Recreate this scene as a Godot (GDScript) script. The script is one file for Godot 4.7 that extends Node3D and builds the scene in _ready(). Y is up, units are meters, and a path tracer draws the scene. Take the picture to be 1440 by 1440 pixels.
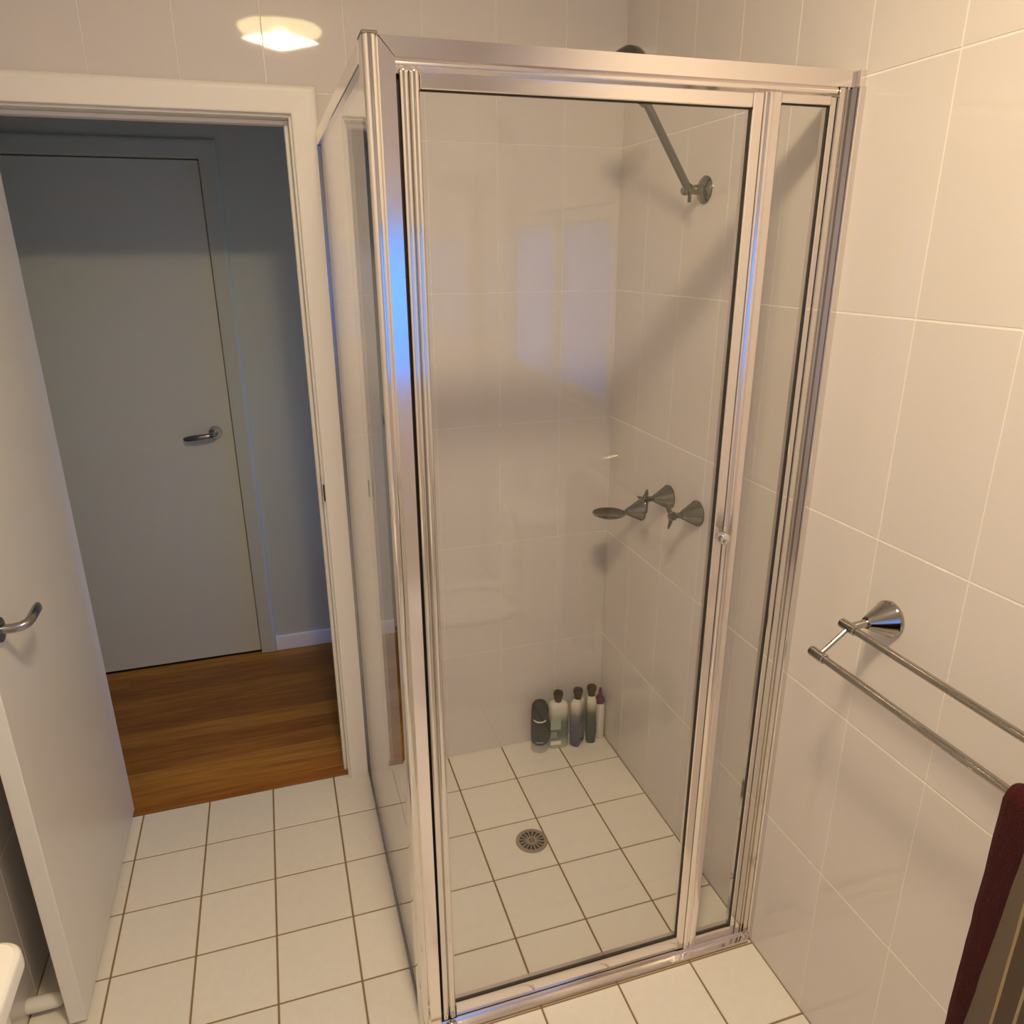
extends Node3D
# A tiled bathroom with a chrome framed corner shower; the door to the hall stands open.
# x runs to the right (right wall at 0), y up, z towards the camera (wall with the door at 0).

const ROOM_LEFT := -1.75
const ROOM_REAR := 3.5
const CEILING := 2.665
const HALL := -1.0            # face of the far hall wall
const WALL := 0.11            # thickness of the wall with the door
const DOOR_L := -1.657
const DOOR_R := -0.935
const DOOR_H := 2.032
const LAMP := Vector3(-0.85, 2.62, 1.77)

var M := {}
var tile_meshes := {}
var rng := RandomNumberGenerator.new()


# ---------------------------------------------------------------- mesh building
class Shape:
	var v := PackedVector3Array()
	var n := PackedVector3Array()
	var uv := PackedVector2Array()
	var c := PackedColorArray()
	var idx := PackedInt32Array()
	var tint := Color.WHITE

	func vert(p: Vector3, m: Vector3, t := Vector2.ZERO) -> int:
		v.append(p)
		n.append(m)
		uv.append(t)
		c.append(tint)
		return v.size() - 1

	func tri(a: int, b: int, d: int) -> void:
		var cr := (v[b] - v[a]).cross(v[d] - v[a])
		if cr.dot(n[a] + n[b] + n[d]) > 0.0:
			idx.append_array(PackedInt32Array([a, d, b]))
		else:
			idx.append_array(PackedInt32Array([a, b, d]))

	func quad(a: int, b: int, d: int, e: int) -> void:
		tri(a, b, d)
		tri(a, d, e)

	func flat(pts: Array, m: Vector3) -> void:
		var first := v.size()
		for p in pts:
			vert(p, m, Vector2(p.x + p.z, p.y))
		for i in range(1, pts.size() - 1):
			tri(first, first + i, first + i + 1)

	func box(a: Vector3, b: Vector3, ch := 0.0) -> Shape:
		var lo := Vector3(minf(a.x, b.x), minf(a.y, b.y), minf(a.z, b.z))
		var hi := Vector3(maxf(a.x, b.x), maxf(a.y, b.y), maxf(a.z, b.z))
		var mid := (lo + hi) / 2.0
		var half := (hi - lo) / 2.0
		ch = minf(ch, minf(half.x, minf(half.y, half.z)) * 0.9)
		var at := func(s: Vector3, axis: int) -> Vector3:
			var p := half
			for k in 3:
				if k != axis:
					p[k] -= ch
			return mid + p * s
		for axis in 3:
			var k1 := (axis + 1) % 3
			var k2 := (axis + 2) % 3
			for s in [-1.0, 1.0]:
				var pts := []
				for q in [[-1.0, -1.0], [1.0, -1.0], [1.0, 1.0], [-1.0, 1.0]]:
					var sg := Vector3.ZERO
					sg[axis] = s
					sg[k1] = q[0]
					sg[k2] = q[1]
					pts.append(at.call(sg, axis))
				var m := Vector3.ZERO
				m[axis] = s
				flat(pts, m)
		if ch <= 0.0:
			return self
		for axis in 3:                     # chamfers along this axis
			var k1 := (axis + 1) % 3
			var k2 := (axis + 2) % 3
			for s1 in [-1.0, 1.0]:
				for s2 in [-1.0, 1.0]:
					var pts := []
					for q in [[-1.0, k1], [1.0, k1], [1.0, k2], [-1.0, k2]]:
						var sg := Vector3.ZERO
						sg[axis] = q[0]
						sg[k1] = s1
						sg[k2] = s2
						pts.append(at.call(sg, q[1]))
					var m := Vector3.ZERO
					m[k1] = s1
					m[k2] = s2
					flat(pts, m.normalized())
		for s0 in [-1.0, 1.0]:
			for s1 in [-1.0, 1.0]:
				for s2 in [-1.0, 1.0]:
					var sg := Vector3(s0, s1, s2)
					flat([at.call(sg, 0), at.call(sg, 1), at.call(sg, 2)], sg.normalized())
		return self

	# poly is a closed outline in two axes, drawn out along the third: "x" takes (z, y), "y" takes (x, z), "z" takes (x, y)
	func extrude(poly: PackedVector2Array, axis: String, lo: float, hi: float, smooth := 40.0) -> Shape:
		var to := func(p: Vector2, h: float) -> Vector3:
			if axis == "x":
				return Vector3(h, p.y, p.x)
			if axis == "y":
				return Vector3(p.x, h, p.y)
			return Vector3(p.x, p.y, h)
		var area := 0.0
		var k := poly.size()
		for i in k:
			area += poly[i].cross(poly[(i + 1) % k])
		var en := []
		for i in k:
			var e := (poly[(i + 1) % k] - poly[i]).normalized()
			en.append(Vector2(e.y, -e.x) * signf(area))
		var lim := cos(deg_to_rad(smooth))
		for i in k:
			var a: Vector2 = en[i]
			var b: Vector2 = en[i]
			var before: Vector2 = en[(i + k - 1) % k]
			var after: Vector2 = en[(i + 1) % k]
			if before.dot(a) > lim:
				a = (a + before).normalized()
			if after.dot(b) > lim:
				b = (b + after).normalized()
			var p := poly[i]
			var q := poly[(i + 1) % k]
			var na: Vector3 = to.call(a, 0.0)
			var nb: Vector3 = to.call(b, 0.0)
			var w := vert(to.call(p, lo), na, Vector2(0, lo))
			vert(to.call(q, lo), nb, Vector2(1, lo))
			vert(to.call(q, hi), nb, Vector2(1, hi))
			vert(to.call(p, hi), na, Vector2(0, hi))
			quad(w, w + 1, w + 2, w + 3)
		var ears := Geometry2D.triangulate_polygon(poly)
		for side in 2:
			var m: Vector3 = to.call(Vector2.ZERO, 1.0 if side else -1.0)
			var first := v.size()
			for p in poly:
				vert(to.call(p, hi if side else lo), m)
			for i in range(0, ears.size(), 3):
				tri(first + ears[i], first + ears[i + 1], first + ears[i + 2])
		return self

	# profile of (radius, height) turned about the local y axis of xf
	func lathe(profile: Array, xf := Transform3D(), segs := 32, smooth := 40.0) -> Shape:
		var sn := []
		for i in profile.size() - 1:
			var d: Vector2 = (profile[i + 1] - profile[i]).normalized()
			sn.append(Vector2(d.y, -d.x))
		var lim := cos(deg_to_rad(smooth))
		for i in profile.size() - 1:
			if profile[i].is_equal_approx(profile[i + 1]):
				continue
			var a: Vector2 = sn[i]
			var b: Vector2 = sn[i]
			if i > 0 and sn[i - 1].dot(a) > lim:
				a = (a + sn[i - 1]).normalized()
			if i + 1 < sn.size() and sn[i + 1].dot(b) > lim:
				b = (b + sn[i + 1]).normalized()
			var first := v.size()
			for s in segs + 1:
				var t := TAU * s / segs
				var r := Vector3(cos(t), 0, sin(t))
				vert(xf * (r * profile[i].x + Vector3.UP * profile[i].y), (xf.basis * (r * a.x + Vector3.UP * a.y)).normalized(), Vector2(float(s) / segs, profile[i].y))
				vert(xf * (r * profile[i + 1].x + Vector3.UP * profile[i + 1].y), (xf.basis * (r * b.x + Vector3.UP * b.y)).normalized(), Vector2(float(s) / segs, profile[i + 1].y))
			for s in segs:
				var w := first + s * 2
				if profile[i].x > 1e-6:
					tri(w, w + 2, w + 1)
				if profile[i + 1].x > 1e-6:
					tri(w + 1, w + 2, w + 3)
		return self

	# closed rings joined one to the next; capped at both ends
	func loft(rings: Array, capped := true, smooth_caps := false) -> Shape:
		var k: int = rings[0].size()
		var first := v.size()
		var last := rings.size() - 1
		var mid := []
		for r in rings:
			var s := Vector3.ZERO
			for p in r:
				s += p
			mid.append(s / k)
		for j in rings.size():
			var normals := []
			var out := 0.0
			for i in k:
				var du: Vector3 = rings[j][(i + 1) % k] - rings[j][(i + k - 1) % k]
				var dv: Vector3 = rings[mini(j + 1, last)][i] - rings[maxi(j - 1, 0)][i]
				var m := du.cross(dv).normalized()
				out += m.dot(rings[j][i] - mid[j])
				normals.append(m)
			for i in k:
				vert(rings[j][i], normals[i] * (1.0 if out >= 0.0 else -1.0), Vector2(float(i) / k, float(j) / maxi(last, 1)))
		for j in last:
			for i in k:
				var a := first + j * k + i
				var b := first + j * k + (i + 1) % k
				quad(a, b, b + k, a + k)
		if capped:
			for e in [0, last]:
				var away: Vector3 = mid[e] - mid[1 if e == 0 else last - 1]
				var m := Vector3.ZERO
				for i in k:
					m += (rings[e][i] - mid[e]).cross(rings[e][(i + 1) % k] - mid[e])
				m = m.normalized() * (1.0 if m.dot(away) >= 0.0 else -1.0)
				var frame := Basis.looking_at(m, Vector3.UP if absf(m.y) < 0.9 else Vector3.RIGHT)
				var poly := PackedVector2Array()
				for p in rings[e]:
					var q: Vector3 = frame.inverse() * (p - mid[e])
					poly.append(Vector2(q.x, q.y))
				var ears := Geometry2D.triangulate_polygon(poly)
				var w := v.size()
				for i in k:
					vert(rings[e][i], (m + n[first + e * k + i]).normalized() if smooth_caps else m)
				for i in range(0, ears.size(), 3):
					tri(w + ears[i], w + ears[i + 1], w + ears[i + 2])
		return self

	func tube(path: Array, radius, segs := 14) -> Shape:
		var rings := []
		var up := Vector3.UP
		for i in path.size():
			var d: Vector3 = (path[mini(i + 1, path.size() - 1)] - path[maxi(i - 1, 0)]).normalized()
			if i == 0:
				up = (Vector3.UP if absf(d.y) < 0.9 else Vector3.RIGHT)
			var side := d.cross(up).normalized()
			up = side.cross(d).normalized()
			var r: Vector2 = Vector2.ONE * radius if radius is float else (radius[i] if radius[i] is Vector2 else Vector2.ONE * radius[i])
			var ring := PackedVector3Array()
			for s in segs:
				var t := TAU * s / segs
				ring.append(path[i] + side * cos(t) * r.x + up * sin(t) * r.y)
			rings.append(ring)
		return loft(rings)

	func mesh() -> ArrayMesh:
		var a := []
		a.resize(Mesh.ARRAY_MAX)
		a[Mesh.ARRAY_VERTEX] = v
		a[Mesh.ARRAY_NORMAL] = n
		a[Mesh.ARRAY_TEX_UV] = uv
		a[Mesh.ARRAY_COLOR] = c
		a[Mesh.ARRAY_INDEX] = idx
		var m := ArrayMesh.new()
		m.add_surface_from_arrays(Mesh.PRIMITIVE_TRIANGLES, a)
		return m


func box(a: Vector3, b: Vector3, ch := 0.0) -> Shape:
	return Shape.new().box(a, b, ch)


func V(x: float, y: float, z: float) -> Vector3:
	return Vector3(x, y, z)


func poly(list: Array) -> PackedVector2Array:
	var p := PackedVector2Array()
	for q in list:
		p.append(Vector2(q[0], q[1]))
	return p


func arc(p: Array, cx: float, cy: float, r: float, from: float, to: float, steps := 10) -> void:
	for i in steps + 1:
		var t := deg_to_rad(lerpf(from, to, float(i) / steps))
		p.append([cx + r * cos(t), cy + r * sin(t)])


func rounded(w: float, d: float, r: float, y: float, at := Vector3.ZERO, turn := 0.0, steps := 5) -> PackedVector3Array:
	var ring := PackedVector3Array()
	r = minf(r, minf(w, d) / 2.0 - 0.0005)
	for q in [[1, 1, 0.0], [-1, 1, 90.0], [-1, -1, 180.0], [1, -1, 270.0]]:
		for i in steps + 1:
			var t := deg_to_rad(q[2] + 90.0 * i / steps)
			var p := Vector3(q[0] * (w / 2.0 - r) + r * cos(t), 0, q[1] * (d / 2.0 - r) + r * sin(t))
			ring.append(p.rotated(Vector3.UP, turn) + at + Vector3.UP * y)
	return ring


func oval(a: float, b: float, y: float, at := Vector3.ZERO, steps := 40) -> PackedVector3Array:
	var ring := PackedVector3Array()
	for i in steps:
		var t := TAU * i / steps
		ring.append(at + V(a * cos(t), y, b * sin(t)))
	return ring


# local y of the turned profile points along dir
func aim(at: Vector3, dir: Vector3) -> Transform3D:
	var y := dir.normalized()
	var x := y.cross(Vector3.UP if absf(y.y) < 0.9 else Vector3.RIGHT).normalized()
	return Transform3D(Basis(x, y, x.cross(y)), at)


# ---------------------------------------------------------------- scene tree
func obj(called: String, shape, material: Material, parent: Node = self) -> MeshInstance3D:
	var o := MeshInstance3D.new()
	o.name = called if parent != self else numbered(called)
	o.mesh = shape.mesh() if shape is Shape else shape
	o.material_override = material
	o.cast_shadow = GeometryInstance3D.SHADOW_CASTING_SETTING_ON
	if parent != self:
		var k := 1
		while parent.has_node(NodePath(o.name)):
			o.name = "%s_%03d" % [called, k]
			k += 1
	parent.add_child(o, true)
	return o


func numbered(called: String) -> String:
	var k := 1
	var s := called
	while has_node(NodePath(s)):
		s = "%s_%03d" % [called, k]
		k += 1
	return s


func piece(called: String, number: int, m: Mesh, material: Material, parent: Node, at: Vector3) -> MeshInstance3D:
	var o := MeshInstance3D.new()
	o.name = called if number == 0 else "%s_%03d" % [called, number]
	o.mesh = m
	o.material_override = material
	o.position = at
	parent.add_child(o, true)
	return o


func tag(o: Node, label: String, category: String, group := "", kind := "") -> Node:
	o.set_meta("label", label)
	o.set_meta("category", category)
	if group:
		o.set_meta("group", group)
	if kind:
		o.set_meta("kind", kind)
	return o


func thing(called: String, label: String, category: String, at := Vector3.ZERO, turn := 0.0, group := "", kind := "") -> Node3D:
	var o := Node3D.new()
	o.name = numbered(called)
	add_child(o)
	o.position = at
	o.rotation.y = turn
	tag(o, label, category, group, kind)
	return o


# ---------------------------------------------------------------- materials
func mat(color: Color, rough: float, metal := 0.0) -> StandardMaterial3D:
	var m := StandardMaterial3D.new()
	m.albedo_color = color
	m.roughness = rough
	m.metallic = metal
	return m


func noise_texture(freq: float, octaves: int, stops: Array, size := 512, seed_ := 1) -> NoiseTexture2D:
	var f := FastNoiseLite.new()
	f.seed = seed_
	f.noise_type = FastNoiseLite.TYPE_SIMPLEX_SMOOTH
	f.frequency = freq
	f.fractal_octaves = octaves
	var t := NoiseTexture2D.new()
	t.width = size
	t.height = size
	t.seamless = true
	t.noise = f
	var g := Gradient.new()
	g.offsets = PackedFloat32Array([0.0, 1.0])
	g.colors = PackedColorArray([stops[0], stops[1]])
	t.color_ramp = g
	return t


func bump(m: StandardMaterial3D, freq: float, scale: float, uv: Vector3, seed_ := 3) -> void:
	m.heightmap_enabled = true
	m.heightmap_scale = scale
	m.heightmap_texture = noise_texture(freq, 3, [Color.BLACK, Color.WHITE], 512, seed_)
	m.uv1_triplanar = true
	m.uv1_world_triplanar = true
	m.uv1_scale = uv


func make_materials() -> void:
	M.wall_tile = mat(Color(0.885, 0.86, 0.84), 0.035)
	M.wall_grout = mat(Color(0.97, 0.955, 0.935), 0.35)
	M.floor_grout = mat(Color(0.6, 0.5, 0.36), 0.9)
	M.floor_tiles = []
	for t in [0.0, 0.008, -0.008]:
		var m := mat(Color(0.975 + t, 0.955 + t, 0.915 + t), 0.28)
		m.albedo_texture = noise_texture(0.02, 4, [Color(0.985, 0.983, 0.98), Color(1, 1, 1)], 512, 5)
		m.uv1_triplanar = true
		m.uv1_world_triplanar = true
		m.uv1_scale = V(3, 3, 3)
		M.floor_tiles.append(m)
	M.paint = mat(Color(0.87, 0.86, 0.84), 0.32)
	M.door_paint = mat(Color(0.95, 0.945, 0.93), 0.3)
	M.trim_paint = mat(Color(0.97, 0.955, 0.93), 0.42)
	M.hall_paint = mat(Color(0.82, 0.83, 0.755), 0.6)
	M.hall_door = mat(Color(0.875, 0.88, 0.81), 0.4)
	M.ceiling = mat(Color(0.93, 0.925, 0.91), 0.8)
	M.chrome = mat(Color(0.9, 0.885, 0.87), 0.07, 1.0)
	M.silver = mat(Color(0.95, 0.925, 0.915), 0.16, 1.0)
	M.rail = mat(Color(0.7, 0.685, 0.655), 0.06, 1.0)
	M.satin = mat(Color(0.62, 0.62, 0.63), 0.24, 1.0)
	M.dark = mat(Color(0.04, 0.035, 0.03), 0.9)
	M.rubber = mat(Color(0.2, 0.175, 0.15), 0.7)
	M.glass = mat(Color(0.45, 0.6, 0.48, 0.01), 0.0)
	M.glass.metallic_specular = 0.43
	M.glass.transparency = BaseMaterial3D.TRANSPARENCY_ALPHA
	M.frosted = mat(Color(0.3, 0.33, 0.38), 0.35)
	M.frosted.backlight_enabled = true
	M.frosted.backlight = Color(1, 1, 1)
	M.ceramic = mat(Color(0.95, 0.94, 0.915), 0.08)
	M.lamp_base = mat(Color(0.9, 0.88, 0.82), 0.4)
	M.lamp_glass = mat(Color(0.95, 0.9, 0.8), 0.3)
	M.lamp_glass.emission_enabled = true
	M.lamp_glass.emission = Color(1.0, 0.90, 0.66)
	M.lamp_glass.emission_energy_multiplier = 16.0
	M.woods = []
	for w in [Color(0.80, 0.54, 0.17), Color(0.74, 0.48, 0.14), Color(0.66, 0.41, 0.11), Color(0.83, 0.58, 0.2), Color(0.70, 0.44, 0.12)]:
		var m := mat(w, 0.3)
		m.albedo_texture = noise_texture(0.012, 5, [Color(0.74, 0.68, 0.58), Color(1, 1, 1)], 512, 8 + M.woods.size())
		m.uv1_triplanar = true
		m.uv1_world_triplanar = true
		m.uv1_scale = V(0.45, 1, 6.0)
		M.woods.append(m)
	M.red_towel = mat(Color(0.25, 0.006, 0.035), 1.0)
	bump(M.red_towel, 0.09, 0.35, V(7, 7, 7))
	M.red_towel.rim_enabled = true
	M.red_towel.rim = 0.15
	M.red_towel.rim_tint = 0.9


# ---------------------------------------------------------------- setting
# rectangle (x0, y0, x1, y1) minus the holes
func cut(rects: Array, holes: Array) -> Array:
	var now := rects
	for h in holes:
		var next := []
		for r in now:
			if h[0] >= r[2] or h[2] <= r[0] or h[1] >= r[3] or h[3] <= r[1]:
				next.append(r)
				continue
			var y0 := maxf(r[1], h[1])
			var y1 := minf(r[3], h[3])
			if h[1] > r[1]:
				next.append([r[0], r[1], r[2], h[1]])
			if h[3] < r[3]:
				next.append([r[0], h[3], r[2], r[3]])
			if h[0] > r[0]:
				next.append([r[0], y0, h[0], y1])
			if h[2] < r[2]:
				next.append([h[2], y0, r[2], y1])
		now = next
	return now.filter(func(r): return r[2] - r[0] > 0.008 and r[3] - r[1] > 0.008)


func breaks(from: float, to: float, joint: float, pitch: float) -> Array:
	var b := [from]
	var k := ceili((from - joint) / pitch)
	while joint + k * pitch < to - 0.004:
		if joint + k * pitch > from + 0.004:
			b.append(joint + k * pitch)
		k += 1
	b.append(to)
	return b


# tiles as pieces of a wall: u runs along the wall, w is the wall's face, out its normal
func tile_wall(wall: Node, us: Array, ys: Array, holes: Array, along: Vector3, out: Vector3, face: float, gap: Vector2) -> void:
	var count := 0
	for i in us.size() - 1:
		for j in ys.size() - 1:
			for r in cut([[us[i], ys[j], us[i + 1], ys[j + 1]]], holes):
				var w: float = r[2] - r[0] - gap.x
				var h: float = r[3] - r[1] - gap.y
				var key := "%.4f %.4f %s" % [w, h, along]
				if not tile_meshes.has(key):
					var s := (along * w + V(0, h, 0) + out.abs() * 0.008) / 2.0
					tile_meshes[key] = box(-s, s, 0.0007).mesh()
				var mid: Vector3 = along * ((r[0] + r[2]) / 2.0) + V(0, (r[1] + r[3]) / 2.0, 0)
				var o := piece("tile", count, tile_meshes[key], M.wall_tile, wall, mid + out.abs() * face - out * 0.004)
				o.rotation = along * rng.randf_range(-0.0006, 0.0006) + Vector3.UP * rng.randf_range(-0.0012, 0.0012)
				count += 1


func wall_slab(s: Shape, rects: Array, holes: Array, along: Vector3, thick: Vector3, from: float, to: float) -> Shape:
	for r in cut(rects, holes):
		s.box(along * r[0] + V(0, r[1], 0) + thick * from, along * r[2] + V(0, r[3], 0) + thick * to)
	return s


func build_setting() -> void:
	var ys := [0.0]
	for k in range(0, 6):
		ys.append(0.4028 + 0.3966 * k)
	ys.append(CEILING)
	var zs := breaks(0.0, ROOM_REAR, 0.9649, 0.1966)
	var xs := breaks(ROOM_LEFT, 0.0, -0.180, 0.2)
	var X := Vector3.RIGHT
	var Z := Vector3.BACK
	# wall with the door
	var door_hole := [[DOOR_L - 0.02, -0.2, DOOR_R + 0.02, DOOR_H + 0.02]]
	var wb := obj("wall_back", wall_slab(Shape.new(), [[-2.7, -0.1, 1.7, CEILING]], door_hole, X, Z, -WALL, -0.0009), M.wall_grout)
	tag(wb, "white tiled wall with the open doorway, behind the shower", "wall", "", "structure")
	tile_wall(wb, xs, ys, [[DOOR_L - 0.07, -0.2, DOOR_R + 0.06, 2.09]], X, Z, 0.0, Vector2(0.0016, 0.0018))
	# right wall with its window
	var win_right := [[1.92, 1.19, 3.1, 1.85]]
	var wr := obj("wall_right", wall_slab(Shape.new(), [[0.0, -0.1, ROOM_REAR + 0.1, CEILING]], win_right, Z, X, 0.0009, 0.12), M.wall_grout)
	tag(wr, "white tiled wall carrying the shower taps and the towel rail", "wall", "", "structure")
	tile_wall(wr, zs, ys, win_right, Z, -X, 0.0, Vector2(0.0018, 0.0032))
	# left wall
	var wl := obj("wall_left", box(V(ROOM_LEFT - 0.12, -0.1, -0.0), V(ROOM_LEFT - 0.0009, CEILING, ROOM_REAR + 0.1)), M.wall_grout)
	tag(wl, "tiled wall in shade behind the open bathroom door", "wall", "", "structure")
	tile_wall(wl, zs, ys, [], Z, X, ROOM_LEFT, Vector2(0.0018, 0.0032))
	# rear wall with its window
	var win_rear := [[-1.2, 1.06, -0.2, 1.87]]
	var we := obj("wall_rear", wall_slab(Shape.new(), [[ROOM_LEFT - 0.12, -0.1, 0.12, CEILING]], win_rear, X, Z, ROOM_REAR + 0.0025, ROOM_REAR + 0.12), M.wall_grout)
	tag(we, "white tiled wall with a frosted window opposite the shower", "wall", "", "structure")
	tile_wall(we, xs, ys, win_rear, X, -Z, ROOM_REAR, Vector2(0.0018, 0.0032))
	window("window_1", V(-0.7, 1.465, ROOM_REAR + 0.06), 1.0, 0.81, 0.0, "white framed frosted window in the wall opposite the shower")
	window("window_2", V(0.06, 1.52, 2.51), 1.18, 0.66, PI / 2, "white framed frosted window in the wall above the toilet")
	# floor
	var fl := obj("floor", box(V(ROOM_LEFT - 0.1, -0.1, -0.022), V(0.1, -0.0025, ROOM_REAR + 0.1)), M.floor_grout)
	tag(fl, "floor of square cream tiles with brown grout", "floor", "", "structure")
	var fx := breaks(ROOM_LEFT, 0.0, -0.1853, 0.2)
	var fz := breaks(-0.0214, ROOM_REAR, -0.0214, 0.2)
	var count := 0
	for i in fx.size() - 1:
		for j in fz.size() - 1:
			var a := V(fx[i], 0, fz[j])
			var b := V(fx[i + 1], 0, fz[j + 1])
			var size := V(b.x - a.x - 0.005, 0.008, b.z - a.z - 0.005)
			if size.x < 0.01:
				continue
			var key := "floor %.4f %.4f" % [size.x, size.z]
			if not tile_meshes.has(key):
				tile_meshes[key] = box(-size / 2.0, size / 2.0, 0.001).mesh()
			piece("tile", count, tile_meshes[key], M.floor_tiles[rng.randi() % 3], fl, (a + b) / 2.0 - V(0, 0.004, 0))
			count += 1
	# ceiling
	tag(obj("ceiling", box(V(-2.8, CEILING, HALL - 0.1), V(1.8, CEILING + 0.1, ROOM_REAR + 0.12)), M.ceiling), "flat white ceiling above bathroom and hall", "ceiling", "", "structure")
	# hall
	var wh := obj("wall_hall", wall_slab(Shape.new(), [[-2.7, -0.1, 1.7, CEILING]], [[-2.02, -0.2, -1.205, 2.045]], X, Z, HALL - 0.1, HALL), M.hall_paint)
	tag(wh, "plain painted hall wall seen through the doorway", "wall", "", "structure")
	tag(obj("wall_hall_end", box(V(-2.8, -0.1, HALL - 0.1), V(-2.7, CEILING, 0.0)), M.hall_paint), "plain end wall of the hall beyond the doorway", "wall", "", "structure")
	var wd := obj("wall_hall_side", wall_slab(Shape.new(), [[HALL - 0.1, -0.1, 0.0, CEILING]], [[-0.85, 0.9, -0.25, 2.0]], Z, X, 1.7, 1.8), M.hall_paint)
	tag(wd, "hall end wall with a window, out of sight beyond the doorway", "wall", "", "structure")
	window("window_3", V(1.75, 1.45, -0.55), 0.6, 1.1, PI / 2, "white framed window lighting the hall from its end", M.glass)
	var hf := obj("floor_hall", box(V(-2.8, -0.1, HALL - 0.1), V(1.8, -0.0095, -0.0225)), M.rubber)
	tag(hf, "hall floor of honey brown timber boards", "floor", "", "structure")
	var z := -0.0235
	var widths := [0.052, 0.085, 0.085, 0.085, 0.085, 0.085, 0.085, 0.085, 0.085, 0.085, 0.085, 0.085, 0.085, 0.085]
	var tones := [1, 0, 3, 1, 4, 0, 2, 4, 1, 2, 4, 0, 1, 2]
	count = 0
	for k in widths.size():
		var end := maxf(z - widths[k], HALL)
		if z - end < 0.01:
			break
		var split := rng.randf_range(-2.3, -1.75)
		for part in [[-2.7, split], [split, -0.2], [-0.2, 1.7]]:
			var m := box(V(part[0] + 0.0004, -0.02, end + 0.0004), V(part[1] - 0.0004, 0.0, z - 0.0004), 0.0003).mesh()
			piece("board", count, m, M.woods[(tones[k] + (0 if part[0] == split else 2)) % 5], hf, Vector3.ZERO)
			count += 1
		z = end
	# doorway of the bathroom: lining, stops and architrave
	var frame := thing("trim_1", "cream painted door frame around the bathroom doorway", "door frame", Vector3.ZERO, 0.0, "", "structure")
	obj("jamb", box(V(DOOR_R, 0, -WALL), V(DOOR_R + 0.02, DOOR_H, 0.0), 0.001), M.trim_paint, frame)
	obj("jamb", box(V(DOOR_L - 0.02, 0, -WALL), V(DOOR_L, DOOR_H, 0.0), 0.001), M.trim_paint, frame)
	obj("head", box(V(DOOR_L - 0.02, DOOR_H, -WALL), V(DOOR_R + 0.02, DOOR_H + 0.02, 0.0), 0.001), M.trim_paint, frame)
	obj("stop", box(V(DOOR_R - 0.011, 0, -0.082), V(DOOR_R - 0.0003, DOOR_H - 0.0003, -0.045), 0.002), M.trim_paint, frame)
	obj("stop", box(V(DOOR_L + 0.0003, 0, -0.082), V(DOOR_L + 0.011, DOOR_H - 0.0003, -0.045), 0.002), M.trim_paint, frame)
	obj("stop", box(V(DOOR_L + 0.011, DOOR_H - 0.011, -0.082), V(DOOR_R - 0.011, DOOR_H - 0.0003, -0.045), 0.002), M.trim_paint, frame)
	architrave(frame, DOOR_L - 0.006, DOOR_R + 0.006, DOOR_H + 0.006, 0.0, 1.0, M.trim_paint)
	architrave(frame, DOOR_L - 0.006, DOOR_R + 0.006, DOOR_H + 0.006, -WALL, -1.0, M.trim_paint)
	var strike := obj("strike_plate", box(V(DOOR_R - 0.0012, 0.985, -0.04), V(DOOR_R + 0.001, 1.075, -0.004), 0.0004), M.satin, frame)
	strike.set_meta("label", "small dark metal strike plate")
	obj("latch_hole", box(V(DOOR_R - 0.0016, 1.015, -0.028), V(DOOR_R - 0.0006, 1.045, -0.014)), M.rubber, strike)
	obj("strike_lip", box(V(DOOR_R + 0.002, 1.006, 0.0003), V(DOOR_R + 0.0058, 1.056, 0.012), 0.0004), M.rubber, strike)
	# hall door with its frame
	var hall_frame := thing("trim_2", "painted frame around the closed hall door", "door frame", Vector3.ZERO, 0.0, "", "structure")
	architrave(hall_frame, -2.0065, -1.2185, 2.034, HALL, 1.0, M.hall_paint)
	for e in [[-1.2185, -1.2055], [-2.0195, -2.0065]]:
		obj("jamb", box(V(e[0], 0, HALL - 0.1), V(e[1], 2.0445, HALL)), M.hall_paint, hall_frame)
	obj("head", box(V(-2.0065, 2.034, HALL - 0.1), V(-1.2185, 2.0445, HALL)), M.hall_paint, hall_frame)
	var hd := thing("door_2", "closed flush white hall door with a curved lever handle, across the timber floor", "door", V(-1.2215, 0.0, HALL), 0.0, "", "structure")
	obj("leaf", box(V(-0.782, 0.006, -0.038), V(0.0, 2.0305, -0.003), 0.0015), M.hall_door, hd)
	lever(hd, V(-0.066, 1.02, -0.003), Vector3.BACK, Vector3.LEFT, 0.0)
	tag(obj("wall_hall_backing", box(V(-2.2, -0.1, HALL - 0.2), V(-1.1, CEILING, HALL - 0.105)), M.hall_paint), "plain wall closing the room behind the hall door", "wall", "", "structure")
	tag(obj("baseboard_hall", Shape.new().extrude(poly([[HALL + 0.0004, 0.0], [HALL + 0.015, 0.0], [HALL + 0.015, 0.055], [HALL + 0.012, 0.064], [HALL + 0.0004, 0.067]]), "x", -1.152, 1.7), M.trim_paint), "low white skirting board along the hall wall", "skirting", "", "structure")
	# the open bathroom door
	var d := thing("door_1", "open white bathroom door with a curved lever handle, swung against the tiled wall", "door", V(-1.6145, 0.0, -0.043), 0.0, "", "structure")
	obj("leaf", box(V(-0.037, 0.011, 0.0), V(0.0, 2.022, 0.735), 0.0015), M.door_paint, d)
	lever(d, V(0.0, 1.006, 0.678), Vector3.RIGHT, Vector3.FORWARD, 0.012)


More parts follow.
